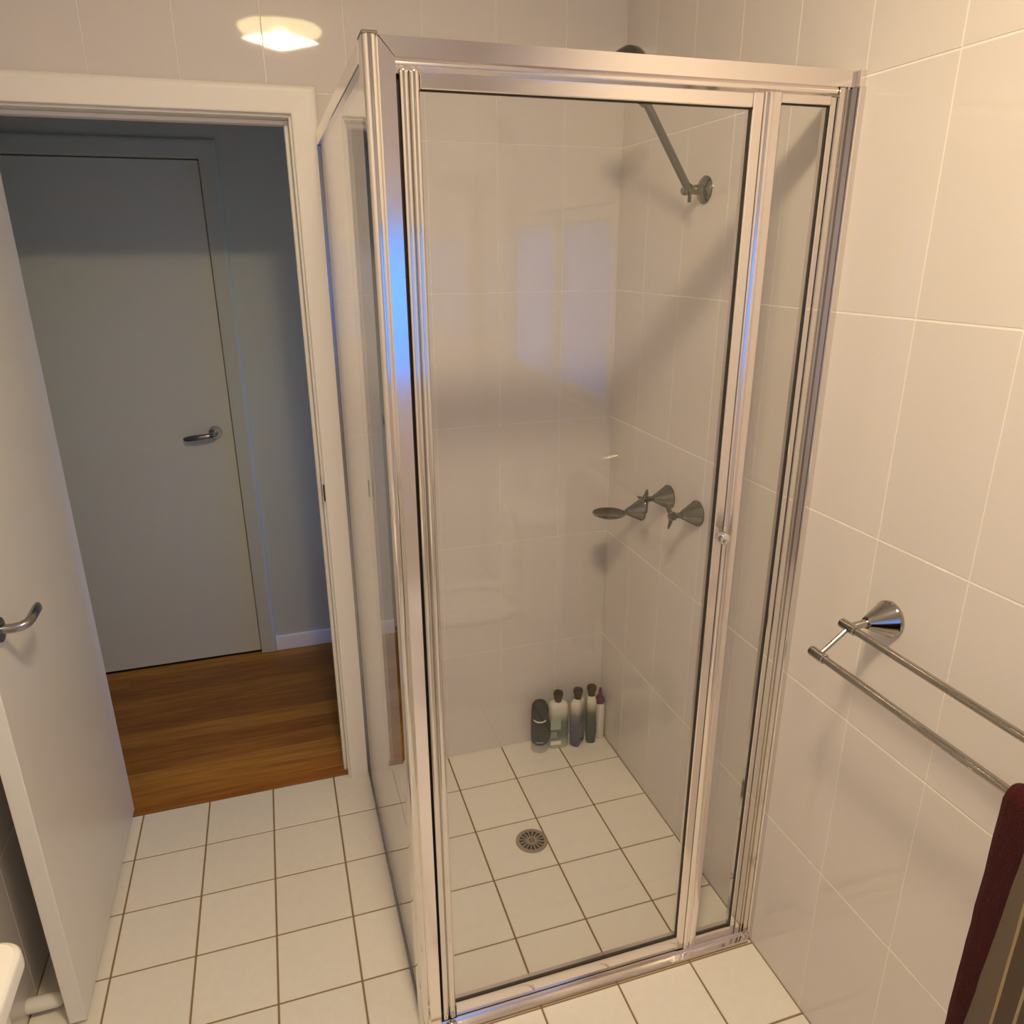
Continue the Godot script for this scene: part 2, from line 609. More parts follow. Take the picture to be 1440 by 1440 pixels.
# three mitred mouldings round an opening on a wall whose face is at z
func architrave(parent: Node, left: float, right: float, top: float, z: float, out: float, m: Material) -> void:
	var section := [[0.0, 0.0004], [0.0, 0.012], [0.001, 0.0145], [0.004, 0.016], [0.05, 0.018], [0.057, 0.0174], [0.062, 0.0155], [0.0652, 0.012], [0.066, 0.008], [0.066, 0.0004]]
	var corners := []
	for q in section:
		var h: float = z + out * q[1]
		corners.append([V(left - q[0], 0, h), V(left - q[0], top + q[0], h), V(right + q[0], top + q[0], h), V(right + q[0], 0, h)])
	for k in 3:
		var s := Shape.new()
		var mid := Vector3.ZERO
		for c in corners:
			mid += (c[k] + c[k + 1]) / (2.0 * corners.size())
		for i in corners.size():
			var a: Array = corners[i]
			var b: Array = corners[(i + 1) % corners.size()]
			var n: Vector3 = (a[k + 1] - a[k]).cross(b[k] - a[k]).normalized()
			if n.dot(a[k] + b[k + 1] - mid * 2.0) < 0.0:
				n = -n
			s.flat([a[k], a[k + 1], b[k + 1], b[k]], n)
		obj("architrave", s, m, parent)


func window(called: String, at: Vector3, w: float, h: float, turn: float, label: String, pane: Material = M.frosted) -> void:
	var o := thing(called, label, "window", at, turn, "", "structure")
	var f := 0.045
	var s := Shape.new()
	for e in [-1.0, 1.0]:
		s.box(V(e * w / 2, -h / 2, -0.05), V(e * (w / 2 - f), h / 2, 0.05), 0.002)
		s.box(V(-w / 2 + f, e * h / 2, -0.05), V(w / 2 - f, e * (h / 2 - f), 0.05), 0.002)
	s.box(V(-0.02, -h / 2 + f, -0.03), V(0.02, h / 2 - f, 0.03), 0.002)
	obj("window_frame", s, M.paint, o)
	for e in [-1.0, 1.0]:
		obj("pane", box(V(e * 0.02, -h / 2 + f, -0.003), V(e * (w / 2 - f), h / 2 - f, 0.003)), pane, o)


# rose and curved lever; out leaves the door, along is where the lever points
func lever(parent: Node, at: Vector3, out: Vector3, along: Vector3, lift: float) -> void:
	obj("rose", Shape.new().lathe([Vector2(0, 0.0005), Vector2(0.0265, 0.0005), Vector2(0.0265, 0.006), Vector2(0.025, 0.009), Vector2(0.012, 0.0095), Vector2(0, 0.0095)], aim(at, out), 32), M.satin, parent)
	var p := []
	var r := []
	for q in [[0.006, 0.0, 0.0095, 0.0095], [0.03, 0.0, 0.0095, 0.0095], [0.044, 0.003, 0.0095, 0.0095], [0.053, 0.011, 0.0095, 0.0095], [0.057, 0.024, 0.0098, 0.009], [0.058, 0.04, 0.0105, 0.0085], [0.0575, 0.06, 0.0112, 0.0078], [0.055, 0.08, 0.011, 0.007], [0.05, 0.1, 0.0105, 0.0058], [0.043, 0.115, 0.0085, 0.0045], [0.0405, 0.1195, 0.005, 0.003]]:
		p.append(at + out * q[0] + along * q[1] + Vector3.UP * (lift * sin(q[1] / 0.12 * PI) - 0.012 * pow(q[1] / 0.12, 2.0)))
		r.append(Vector2(q[3], q[2]))
	obj("lever", Shape.new().tube(p, r, 16), M.satin, parent)


# ---------------------------------------------------------------- shower
func build_shower() -> void:
	var o := thing("shower_enclosure", "chrome framed corner shower screen with a clear pivot door, side pane and narrow fixed pane", "shower screen")
	# corner post: a rounded bead outside, a flat face inside, mitred into the top rail
	var post := obj("corner_post", Shape.new().extrude(poly([[-0.8475, 0.0], [-0.8235, 0.0], [-0.8235, 1.9725], [-0.8475, 1.999]]), "z", 0.914, 0.955), M.silver, o)
	var p := [[-0.847, 0.914], [-0.847, 0.9545]]
	arc(p, -0.859, 0.9485, 0.0115, 35.0, 180.0, 12)
	p.append([-0.8705, 0.914])
	obj("bead", Shape.new().extrude(poly(p), "y", 0.0, 1.999), M.chrome, post)
	obj("cap", box(V(-0.8715, 1.9992, 0.913), V(-0.8475, 2.0035, 0.96), 0.0015), M.satin, post)
	# top rail: upper face, groove, lower lip
	var top := obj("top_rail", Shape.new().extrude(poly([[-0.847, 1.9995], [-0.8235, 1.973], [-0.012, 1.973], [-0.012, 1.9995]]), "z", 0.92, 0.957), M.silver, o)
	obj("lip", Shape.new().extrude(poly([[0.92, 1.962], [0.9495, 1.962], [0.951, 1.9635], [0.951, 1.9715], [0.9495, 1.9735], [0.92, 1.9735]]), "x", -0.823, -0.0405), M.silver, top)
	# wall channel on the right with its ridges
	var ch := obj("wall_channel", Shape.new().extrude(poly([[-0.0003, 0.915], [-0.0003, 0.972], [-0.0115, 0.972], [-0.0125, 0.9705], [-0.0125, 0.958], [-0.018, 0.958], [-0.018, 0.951], [-0.0215, 0.951], [-0.0215, 0.956], [-0.0255, 0.956], [-0.0255, 0.95], [-0.0295, 0.95], [-0.0295, 0.954], [-0.0395, 0.954], [-0.0395, 0.915]]), "y", 0.0, 1.9725, 10.0), M.chrome, o)
	obj("lug", box(V(-0.0118, 1.9728, 0.918), V(-0.0003, 1.999, 0.968), 0.001), M.silver, ch)
	# sill on the floor
	var sp := [[0.914, 0.0], [0.976, 0.0], [0.976, 0.006], [0.974, 0.009], [0.9585, 0.0105], [0.9575, 0.017], [0.956, 0.0185], [0.914, 0.0185]]
	obj("sill", Shape.new().extrude(poly(sp), "x", -0.823, -0.0128, 20.0), M.silver, o)
	# side pane towards the doorway
	var side := obj("side_pane", box(V(-0.865, 0.0105, 0.012), V(-0.859, 1.972, 0.918)), M.glass, o)
	obj("side_top_rail", box(V(-0.8715, 1.968, 0.001), V(-0.8525, 1.9985, 0.9135), 0.0015), M.silver, side)
	obj("side_bottom_rail", box(V(-0.8685, 0.0005, 0.001), V(-0.8555, 0.016, 0.9135), 0.001), M.satin, side)
	obj("side_wall_channel", box(V(-0.871, 0.0165, 0.0005), V(-0.853, 1.9675, 0.017), 0.001), M.satin, side)
	obj("seal", box(V(-0.8675, 0.0165, 0.9085), V(-0.8565, 1.9675, 0.9135)), M.rubber, side)
	# fixed pane by the wall
	var fixed := obj("fixed_pane", box(V(-0.16, 0.04, 0.942), V(-0.05, 1.948, 0.947)), M.glass, o)
	var fs := [[-0.1905, 0.926], [-0.1905, 0.952], [-0.188, 0.956], [-0.181, 0.957], [-0.1795, 0.954], [-0.176, 0.954], [-0.174, 0.9575], [-0.161, 0.9575], [-0.158, 0.955], [-0.157, 0.951], [-0.157, 0.926]]
	obj("fixed_stile", Shape.new().extrude(poly(fs), "y", 0.019, 1.9585, 50.0), M.silver, fixed)
	obj("fixed_stile", box(V(-0.053, 0.019, 0.928), V(-0.0405, 1.9585, 0.95), 0.0012), M.chrome, fixed)
	obj("fixed_rail", box(V(-0.1565, 1.944, 0.928), V(-0.0535, 1.9585, 0.952), 0.0012), M.silver, fixed)
	obj("fixed_rail", box(V(-0.1565, 0.019, 0.928), V(-0.0535, 0.044, 0.952), 0.0012), M.silver, fixed)
	obj("seal", Shape.new().box(V(-0.0547, 0.0445, 0.941), V(-0.0535, 1.9435, 0.948)).box(V(-0.1565, 1.9422, 0.941), V(-0.0558, 1.9437, 0.948)).box(V(-0.1565, 0.0443, 0.941), V(-0.0558, 0.0458, 0.948)), M.rubber, fixed)
	# pivot door
	var door := obj("door", box(V(-0.792, 0.05, 0.942), V(-0.205, 1.94, 0.947)), M.glass, o)
	door.set_meta("label", "clear glass pivot door")
	p = [[-0.819, 0.93], [-0.819, 0.948]]
	arc(p, -0.8115, 0.9495, 0.0072, 170.0, 20.0, 10)
	p.append([-0.804, 0.9485])
	arc(p, -0.7955, 0.9485, 0.0078, 165.0, 10.0, 10)
	p.append([-0.787, 0.93])
	obj("door_stile", Shape.new().extrude(poly(p), "y", 0.022, 1.9565), M.chrome, door)
	obj("door_stile", Shape.new().extrude(poly([[-0.212, 0.93], [-0.212, 0.952], [-0.2105, 0.9535], [-0.1935, 0.9535], [-0.1915, 0.9515], [-0.1915, 0.93]]), "y", 0.022, 1.9565, 30.0), M.silver, door)
	obj("door_rail", box(V(-0.7868, 1.934, 0.93), V(-0.2122, 1.9565, 0.952), 0.0015), M.silver, door)
	obj("door_rail", Shape.new().extrude(poly([[0.93, 0.0205], [0.952, 0.0205], [0.953, 0.022], [0.953, 0.05], [0.949, 0.058], [0.93, 0.058]]), "x", -0.7868, -0.2122, 30.0), M.silver, door)
	obj("seal", Shape.new().box(V(-0.7868, 1.9322, 0.941), V(-0.2122, 1.9337, 0.948)).box(V(-0.7868, 0.0585, 0.941), V(-0.2122, 0.0605, 0.948)).box(V(-0.2134, 0.061, 0.941), V(-0.2122, 1.932, 0.948)), M.rubber, door)
	obj("gap_seal", box(V(-0.8233, 0.02, 0.925), V(-0.8193, 1.9565, 0.932)), M.rubber, door)
	obj("pivot", Shape.new().lathe([Vector2(0, 0), Vector2(0.012, 0), Vector2(0.012, 0.006), Vector2(0.008, 0.0095), Vector2(0, 0.0105)], Transform3D(Basis(), V(-0.801, 0.011, 0.966)), 20), M.chrome, door)
	for x in [-0.8115, -0.7955]:
		obj("stile_cap", Shape.new().lathe([Vector2(0.0068, 0), Vector2(0.0062, 0.0018), Vector2(0, 0.003)], Transform3D(Basis(), V(x, 1.9565, 0.9488)), 16), M.silver, door)
	obj("knob", Shape.new().lathe([Vector2(0, 0.0005), Vector2(0.006, 0.0005), Vector2(0.006, 0.008), Vector2(0.011, 0.011), Vector2(0.0125, 0.02), Vector2(0.011, 0.026), Vector2(0.008, 0.028), Vector2(0, 0.0285)], aim(V(-0.201, 1.152, 0.9535), Vector3.BACK), 24), M.chrome, door)
	# floor waste
	var g := thing("floor_drain", "round metal grate of the floor drain amid the shower tiles", "drain", V(-0.432, 0.0, 0.469))
	obj("sump", Shape.new().lathe([Vector2(0, 0.0004), Vector2(0.045, 0.0004), Vector2(0.045, 0.0012), Vector2(0, 0.0012)], Transform3D(), 40), M.dark, g)
	obj("rim", Shape.new().lathe([Vector2(0.038, 0.0005), Vector2(0.049, 0.0005), Vector2(0.0485, 0.003), Vector2(0.046, 0.0045), Vector2(0.0385, 0.004), Vector2(0.038, 0.0005)], Transform3D(), 40), M.drain, g)
	var spokes := Shape.new()
	for k in 16:
		var b := Basis(Vector3.UP, TAU * k / 16.0)
		var s := Shape.new().box(V(0.015, 0.0013, -0.0019), V(0.0395, 0.0038, 0.0019), 0.0003)
		for i in s.v.size():
			spokes.vert(b * s.v[i], b * s.n[i])
		for i in range(0, s.idx.size(), 3):
			var w := spokes.v.size() - s.v.size()
			spokes.tri(w + s.idx[i], w + s.idx[i + 1], w + s.idx[i + 2])
	spokes.lathe([Vector2(0.009, 0.0013), Vector2(0.016, 0.0013), Vector2(0.016, 0.0038), Vector2(0.009, 0.0038), Vector2(0.009, 0.0013)], Transform3D(), 24)
	spokes.lathe([Vector2(0, 0.0013), Vector2(0.004, 0.0013), Vector2(0.004, 0.0038), Vector2(0, 0.0038)], Transform3D(), 12)
	for k in 4:
		var b := Basis(Vector3.UP, TAU * k / 4.0)
		var s := Shape.new().box(V(0.003, 0.0013, -0.001), V(0.0095, 0.0034, 0.001))
		for i in s.v.size():
			spokes.vert(b * s.v[i], b * s.n[i])
		for i in range(0, s.idx.size(), 3):
			var w := spokes.v.size() - s.v.size()
			spokes.tri(w + s.idx[i], w + s.idx[i + 1], w + s.idx[i + 2])
	obj("grille", spokes, M.drain, g)
	build_shower_fittings()
	build_bottles()


func cone_base(o: Node3D, r: float, length: float) -> void:
	obj("cone", Shape.new().lathe([Vector2(0, 0.0006), Vector2(r, 0.0006), Vector2(r, 0.005), Vector2(r * 0.93, 0.008), Vector2(r * 0.34, length - 0.004), Vector2(r * 0.26, length), Vector2(0, length)], aim(Vector3.ZERO, Vector3.LEFT), 40, 25.0), M.tapware, o)


func build_shower_fittings() -> void:
	# arm and head
	var o := thing("overhead_shower", "chrome shower head on a slanted arm from the wall inside the shower", "shower head", V(0, 1.843, 0.471))
	obj("flange", Shape.new().lathe([Vector2(0, 0.0006), Vector2(0.032, 0.0006), Vector2(0.032, 0.003), Vector2(0.026, 0.009), Vector2(0.013, 0.013), Vector2(0.011, 0.03), Vector2(0, 0.03)], aim(Vector3.ZERO, Vector3.LEFT), 36), M.tapware, o)
	obj("elbow", Shape.new().tube([V(-0.028, 0, 0), V(-0.058, -0.001, 0.0), V(-0.062, -0.001, 0.0)], [0.0105, 0.0105, 0.007]).lathe([Vector2(0, -0.014), Vector2(0.011, -0.012), Vector2(0.0135, 0.0), Vector2(0.011, 0.012), Vector2(0, 0.014)], aim(V(-0.05, 0.0, 0.0), V(0, 0.2, 1))), M.tapware, o)
	obj("wing_nut", Shape.new().box(V(-0.055, -0.03, 0.012), V(-0.046, -0.004, 0.018), 0.002), M.tapware, o)
	var from := V(-0.05, 0.0, 0.006)
	var to := V(-0.172, 0.178, 0.006)
	obj("arm", Shape.new().tube([from, from.lerp(to, 0.5), to], 0.0095), M.tapware, o)
	var dir := V(-0.55, -0.8, 0.05).normalized()
	var head := obj("head", Shape.new().lathe([Vector2(0, -0.016), Vector2(0.02, -0.012), Vector2(0.034, 0.0), Vector2(0.044, 0.02), Vector2(0.046, 0.036), Vector2(0.042, 0.04), Vector2(0, 0.04)], aim(to + V(-0.03, 0.09, -0.005), dir), 36), M.tapware, o)
	obj("ball_joint", Shape.new().lathe([Vector2(0, -0.017), Vector2(0.012, -0.012), Vector2(0.017, 0.0), Vector2(0.012, 0.012), Vector2(0, 0.017)], aim(to + V(-0.004, 0.006, 0), V(-0.5, 0.8, 0)), 24).tube([to, to + V(-0.024, 0.08, -0.003)], 0.009), M.tapware, o)
	obj("face_plate", Shape.new().lathe([Vector2(0, 0.0402), Vector2(0.04, 0.0402), Vector2(0.04, 0.0415), Vector2(0, 0.043)], aim(to + V(-0.03, 0.09, -0.005), dir), 36), M.satin, head)
	# two star taps
	for t in [[V(0, 1.044, 0.401), "chrome star tap in the shower, the one nearer the soap dish", 0.45, "back"], [V(0, 1.045, 0.553), "chrome star tap in the shower, the one nearer the pivot door's knob", 1.25, "front"]]:
		var tap := thing("shower_tap", t[1], "tap", t[0], 0.0, "star taps on the shower wall")
		cone_base(tap, 0.035, 0.05)
		obj("spindle", Shape.new().lathe([Vector2(0, 0.0495), Vector2(0.008, 0.0495), Vector2(0.0075, 0.066), Vector2(0.012, 0.069), Vector2(0.0125, 0.08), Vector2(0.009, 0.084), Vector2(0, 0.085)], aim(Vector3.ZERO, Vector3.LEFT), 24), M.tapware, tap)
		for k in 3:
			var a: float = t[2] + TAU * k / 3.0
			var d := V(0, cos(a), sin(a))
			var p := []
			for q in [0.007, 0.018, 0.028, 0.036, 0.0395]:
				p.append(V(-0.0755 - 0.12 * q, 0, 0) + d * q)
			obj("spoke", Shape.new().tube(p, [Vector2(0.0075, 0.005), Vector2(0.0068, 0.0045), Vector2(0.005, 0.0038), Vector2(0.003, 0.0028), Vector2(0.0012, 0.0012)], 12), M.tapware, tap)
	var dish := thing("soap_dish", "round metal soap dish on a chrome cone, lowest fitting on the shower wall", "soap dish", V(0, 0.952, 0.241))
	cone_base(dish, 0.033, 0.052)
	obj("neck", Shape.new().tube([V(-0.05, 0, 0), V(-0.062, -0.001, 0)], 0.006), M.tapware, dish)
	obj("dish", Shape.new().lathe([Vector2(0, -0.002), Vector2(0.04, -0.002), Vector2(0.05, 0.003), Vector2(0.0515, 0.006), Vector2(0.049, 0.006), Vector2(0.04, 0.0012), Vector2(0, 0.0006)], Transform3D(Basis(), V(-0.108, -0.003, 0.0)), 44), M.tapware, dish)


func patch(w: float, h: float, y: float, r: float, z: float, steps := 8) -> Shape:
	# a label bent around an upright cylinder of radius r whose axis passes through the origin
	var s := Shape.new()
	var first := 0
	for i in steps + 1:
		var a := (float(i) / steps - 0.5) * w / r
		var m := V(sin(a), 0, cos(a))
		s.vert(m * (r + z) + V(0, y, 0), m)
		s.vert(m * (r + z) + V(0, y + h, 0), m)
		if i:
			first = (i - 1) * 2
			s.quad(first, first + 2, first + 3, first + 1)
	return s


func graded(stops: Array, t: float) -> Color:
	for i in stops.size() - 1:
		if t <= stops[i + 1][0]:
			return stops[i][1].lerp(stops[i + 1][1], clampf((t - stops[i][0]) / (stops[i + 1][0] - stops[i][0]), 0, 1))
	return stops[-1][1]


# a bottle body with rounded corners, tinted by height
func bottle_body(w: float, d: float, r: float, h: float, stops: Array) -> Shape:
	var s := Shape.new()
	var rows := []
	for q in [[0.0, 0.86], [0.006, 0.97], [0.014, 1.0]]:
		rows.append(q)
	for k in 9:
		rows.append([lerpf(0.02, h - 0.022, k / 8.0), 1.0])
	for q in [[h - 0.013, 0.95], [h - 0.006, 0.8], [h - 0.002, 0.6], [h, 0.4]]:
		rows.append(q)
	var rings := []
	for q in rows:
		rings.append(rounded(w * q[1], d * lerpf(1.0, q[1], 0.9), r * q[1], q[0]))
	s.loft(rings)
	for i in s.v.size():
		s.c[i] = graded(stops, s.v[i].y / h)
	return s


func build_bottles() -> void:
	var tinted := mat(Color.WHITE, 0.18)
	tinted.vertex_color_use_as_albedo = true
	var navy := mat(Color(0.03, 0.03, 0.11), 0.6)
	var navy_print := mat(Color(0.06, 0.055, 0.17), 0.55)
	var brown := mat(Color(0.2, 0.14, 0.08), 0.5)
	var white := mat(Color(0.93, 0.92, 0.88), 0.35)
	var clear := mat(Color(0.9, 0.9, 0.88, 0.25), 0.02)
	clear.transparency = BaseMaterial3D.TRANSPARENCY_ALPHA
	var flared := [Vector2(0.009, -0.004), Vector2(0.012, -0.004), Vector2(0.0125, 0.006), Vector2(0.014, 0.016), Vector2(0.0172, 0.026), Vector2(0.0178, 0.033), Vector2(0.0155, 0.0385), Vector2(0.009, 0.0405), Vector2(0, 0.041)]
	# dark blue deodorant can with a clear foot
	var b := thing("deodorant_can", "dark navy round topped can, first from the doorway among the shower bottles", "bottle", V(-0.256, 0.0, 0.052), -0.35, "bottles on the shower floor")
	obj("foot", Shape.new().lathe([Vector2(0, 0.0004), Vector2(0.026, 0.0004), Vector2(0.0305, 0.003), Vector2(0.0318, 0.01), Vector2(0.0312, 0.034), Vector2(0, 0.034)], Transform3D(), 32), clear, b)
	obj("body", Shape.new().lathe([Vector2(0, 0.0345), Vector2(0.029, 0.0345), Vector2(0.0312, 0.039), Vector2(0.0318, 0.05), Vector2(0.0318, 0.128), Vector2(0.031, 0.1305), Vector2(0, 0.1305)], Transform3D(), 32), navy_print, b)
	obj("cap", Shape.new().lathe([Vector2(0, 0.131), Vector2(0.0305, 0.131), Vector2(0.031, 0.134), Vector2(0.031, 0.168), Vector2(0.0285, 0.184), Vector2(0.022, 0.196), Vector2(0.011, 0.202), Vector2(0, 0.2035)], Transform3D(), 32), navy, b)
	var band := patch(0.047, 0.006, 0.131, 0.032, 0.0006)
	for i in band.v.size():
		band.v[i].y += 8.0 * band.v[i].x * band.v[i].x
	obj("crescent", band, white, b)
	obj("print", patch(0.026, 0.006, 0.045, 0.0318, 0.0005), mat(Color(0.55, 0.55, 0.68), 0.4), b)
	# clear bottle with pale label
	b = thing("body_wash_bottle", "clear bottle with a pale green label and brown flared cap, next to the navy can", "bottle", V(-0.187, 0.0, 0.052), -0.12, "bottles on the shower floor")
	obj("body", bottle_body(0.074, 0.042, 0.018, 0.188, [[0.0, Color(0.5, 0.51, 0.4)], [0.1, Color(0.36, 0.42, 0.36)], [0.3, Color(0.07, 0.13, 0.15)], [0.62, Color(0.09, 0.15, 0.13)], [0.74, Color(0.5, 0.5, 0.42)], [1.0, Color(0.8, 0.78, 0.7)]]), tinted, b)
	obj("cap", Shape.new().lathe(flared, Transform3D(Basis(), V(0, 0.187, 0)), 28), brown, b)
	obj("label", box(V(-0.031, 0.082, 0.0205), V(0.006, 0.132, 0.0222), 0.0006), mat(Color(0.62, 0.7, 0.62), 0.5), b)
	obj("label", box(V(-0.031, 0.048, 0.0205), V(-0.008, 0.074, 0.0222), 0.0006), mat(Color(0.55, 0.58, 0.5), 0.5), b)
	obj("label", box(V(-0.031, 0.018, 0.0205), V(0.008, 0.034, 0.0222), 0.0006), white, b)
	# two dark bottles turned edge-on
	b = thing("shampoo_bottle", "slate blue bottle with a brown flared cap, turned corner-on beside its twin", "bottle", V(-0.114, 0.0, 0.06), 0.75, "bottles on the shower floor")
	obj("body", bottle_body(0.062, 0.038, 0.012, 0.19, [[0.0, Color(0.02, 0.03, 0.08)], [0.25, Color(0.035, 0.05, 0.12)], [0.5, Color(0.06, 0.065, 0.13)], [0.72, Color(0.18, 0.17, 0.2)], [0.86, Color(0.62, 0.58, 0.5)], [1.0, Color(0.8, 0.76, 0.66)]]), tinted, b)
	obj("cap", Shape.new().lathe(flared, Transform3D(Basis(), V(0, 0.189, 0)), 28), brown, b)
	obj("label", box(V(-0.018, 0.03, 0.0183), V(0.018, 0.1, 0.0202), 0.0006), mat(Color(0.35, 0.34, 0.4), 0.5), b)
	b = thing("shampoo_bottle", "dark green bottle with a brown flared cap, between slate blue and white bottles", "bottle", V(-0.0595, 0.0, 0.056), 1.25, "bottles on the shower floor")
	obj("body", bottle_body(0.056, 0.036, 0.012, 0.19, [[0.0, Color(0.015, 0.03, 0.045)], [0.3, Color(0.02, 0.045, 0.06)], [0.55, Color(0.035, 0.065, 0.06)], [0.72, Color(0.13, 0.15, 0.11)], [0.84, Color(0.6, 0.58, 0.46)], [1.0, Color(0.78, 0.74, 0.62)]]), tinted, b)
	obj("cap", Shape.new().lathe(flared, Transform3D(Basis(), V(0, 0.189, 0)), 28), brown, b)
	obj("label", box(V(-0.02, 0.04, 0.0173), V(0.02, 0.09, 0.0192), 0.0006), mat(Color(0.2, 0.24, 0.2), 0.5), b)
	# slim white bottle with a purple nozzle
	b = thing("lotion_bottle", "slim white bottle with a purple nozzle cap in the shower corner", "bottle", V(-0.0215, 0.0, 0.048), 0.0, "bottles on the shower floor")
	obj("body", Shape.new().lathe([Vector2(0, 0.0004), Vector2(0.0175, 0.0004), Vector2(0.0192, 0.003), Vector2(0.0192, 0.125), Vector2(0.018, 0.14), Vector2(0.014, 0.147), Vector2(0, 0.148)], Transform3D(), 28), white, b)
	obj("cap", Shape.new().lathe([Vector2(0, 0.1485), Vector2(0.0175, 0.1485), Vector2(0.0175, 0.158), Vector2(0.015, 0.168), Vector2(0.008, 0.175), Vector2(0.0065, 0.19), Vector2(0.005, 0.203), Vector2(0.003, 0.208), Vector2(0, 0.209)], Transform3D(), 24), mat(Color(0.36, 0.1, 0.29), 0.4), b)


# ---------------------------------------------------------------- towel rail and towels
# cloth hung over a bar along z: outline of its thickness, carried along z with soft waves
func draped(bar: Vector2, gap: float, thick: float, front: float, back: float, z0: float, z1: float, seed_: int, wave: float, flare: float) -> Shape:
	var f := FastNoiseLite.new()
	f.seed = seed_
	f.frequency = 9.0
	var line := []           # centre line from the front hem over the bar to the back hem
	for i in 17:
		line.append(Vector2(bar.x - gap, lerpf(front, bar.y, i / 16.0)))
	for i in range(1, 8):
		var t := PI - PI * i / 8.0
		line.append(Vector2(bar.x + gap * cos(t), bar.y + gap * sin(t)))
	for i in 13:
		line.append(Vector2(bar.x + gap, lerpf(bar.y, back, i / 12.0)))
	var rings := []
	var steps := 44
	for j in steps + 1:
		var u := float(j) / steps
		var z := lerpf(z0, z1, u)
		var edge := minf(1.0, minf(u, 1.0 - u) * (z1 - z0) / thick + 0.35)
		var ring := PackedVector3Array()
		for side in 2:
			for k in line.size():
				var i: int = k if side == 0 else line.size() - 1 - k
				var p: Vector2 = line[i]
				var d: Vector2 = (line[mini(i + 1, line.size() - 1)] - line[maxi(i - 1, 0)]).normalized()
				var m := Vector2(-d.y, d.x) * (1.0 if side == 0 else -1.0)
				var hang := clampf((bar.y - p.y) / 0.5, 0.0, 1.0)
				var taper := minf(1.0, 0.45 + minf(i, line.size() - 1 - i) * 0.5)
				var w := f.get_noise_3d(z * 1.3, p.y * 0.25, i * 0.001) * wave * hang
				var fuzz := f.get_noise_3d(z * 14.0, p.y * 14.0, side * 7.0) * 0.0016
				var q := p + m * (thick * 0.5 * edge * taper + fuzz) + Vector2(w, 0)
				var slide := f.get_noise_2d(p.y * 6.0, 40.0) * 0.002 * absf(1.0 - 2.0 * u)
				ring.append(V(q.x, q.y, z + slide + flare * hang * (u - 0.5)))
		rings.append(ring)
	var s := Shape.new().loft(rings, false)
	var n2: int = rings[0].size()
	for e in [0, steps]:
		var w := s.v.size()
		for i in n2:
			s.vert(rings[e][i], Vector3(0, 0, -1.0 if e == 0 else 1.0))
		for i in n2 / 2 - 1:
			s.quad(w + i, w + i + 1, w + n2 - 2 - i, w + n2 - 1 - i)
	for i in s.v.size():
		s.uv[i] = Vector2((s.v[i].z - z0) / (z1 - z0), s.v[i].y)
	return s


func build_towels() -> void:
	var o := thing("towel_rail", "double chrome towel rail on cone mounts on the right-hand tiled wall", "towel rail", V(0, 1.06, 1.22))
	var inner := V(-0.09, -0.003, 0)
	var outer := V(-0.149, -0.05, 0)
	for end in [0.0, 0.62]:
		var at := V(0, 0, end)
		var s := -1.0 if end == 0.0 else 1.0
		obj("cone", Shape.new().lathe([Vector2(0, 0.0006), Vector2(0.0345, 0.0006), Vector2(0.0345, 0.006), Vector2(0.032, 0.009), Vector2(0.0135, 0.05), Vector2(0.011, 0.054), Vector2(0, 0.0545)], aim(at, Vector3.LEFT), 44, 25.0), M.rail, o)
		var neck := obj("mount", Shape.new().tube([at + V(-0.053, 0, 0), at + inner + V(0.006, 0, 0)], 0.0075).tube([at + inner, at + outer], 0.0045), M.rail, o)
		for c in [inner, outer]:
			obj("collar", Shape.new().lathe([Vector2(0, -0.02), Vector2(0.0085, -0.02), Vector2(0.0095, -0.0185), Vector2(0.0095, 0.0155), Vector2(0.0085, 0.017), Vector2(0, 0.017)], aim(at + c, V(0, 0, -s)), 24, 25.0), M.rail, neck)
	for c in [inner, outer]:
		obj("bar", Shape.new().tube([c, c + V(0, 0, 0.62)], 0.0072, 20), M.rail, o)
	var bar := Vector2(outer.x, 1.06 + outer.y)
	var red := obj("bath_towel", draped(bar, 0.0155, 0.0145, 0.505, 0.6, 1.606, 1.815, 4, 0.010, 0.0), M.red_towel)
	tag(red, "dark red terry bath towel hung over the towel rail", "towel")
	var stripes := StandardMaterial3D.new()
	stripes.roughness = 0.95
	var g := Gradient.new()
	g.interpolation_mode = Gradient.GRADIENT_INTERPOLATE_CONSTANT
	var taupe := Color(0.40, 0.35, 0.29)
	var dark := Color(0.33, 0.27, 0.215)
	var beige := Color(0.62, 0.55, 0.40)
	var blue := Color(0.2, 0.22, 0.4)
	g.offsets = PackedFloat32Array([0.0, 0.105, 0.13, 0.29, 0.315, 0.43, 0.455])
	g.colors = PackedColorArray([taupe, beige, dark, beige, dark, beige, blue])
	var t := GradientTexture2D.new()
	t.gradient = g
	t.width = 256
	t.height = 8
	stripes.albedo_texture = t
	stripes.texture_repeat = false
	var second := obj("hand_towel", draped(bar, 0.033, 0.012, 0.48, 0.7, 1.662, 1.81, 11, 0.006, 0.05), stripes)
	tag(second, "taupe hand towel with beige stripes laid over the red towel", "towel")


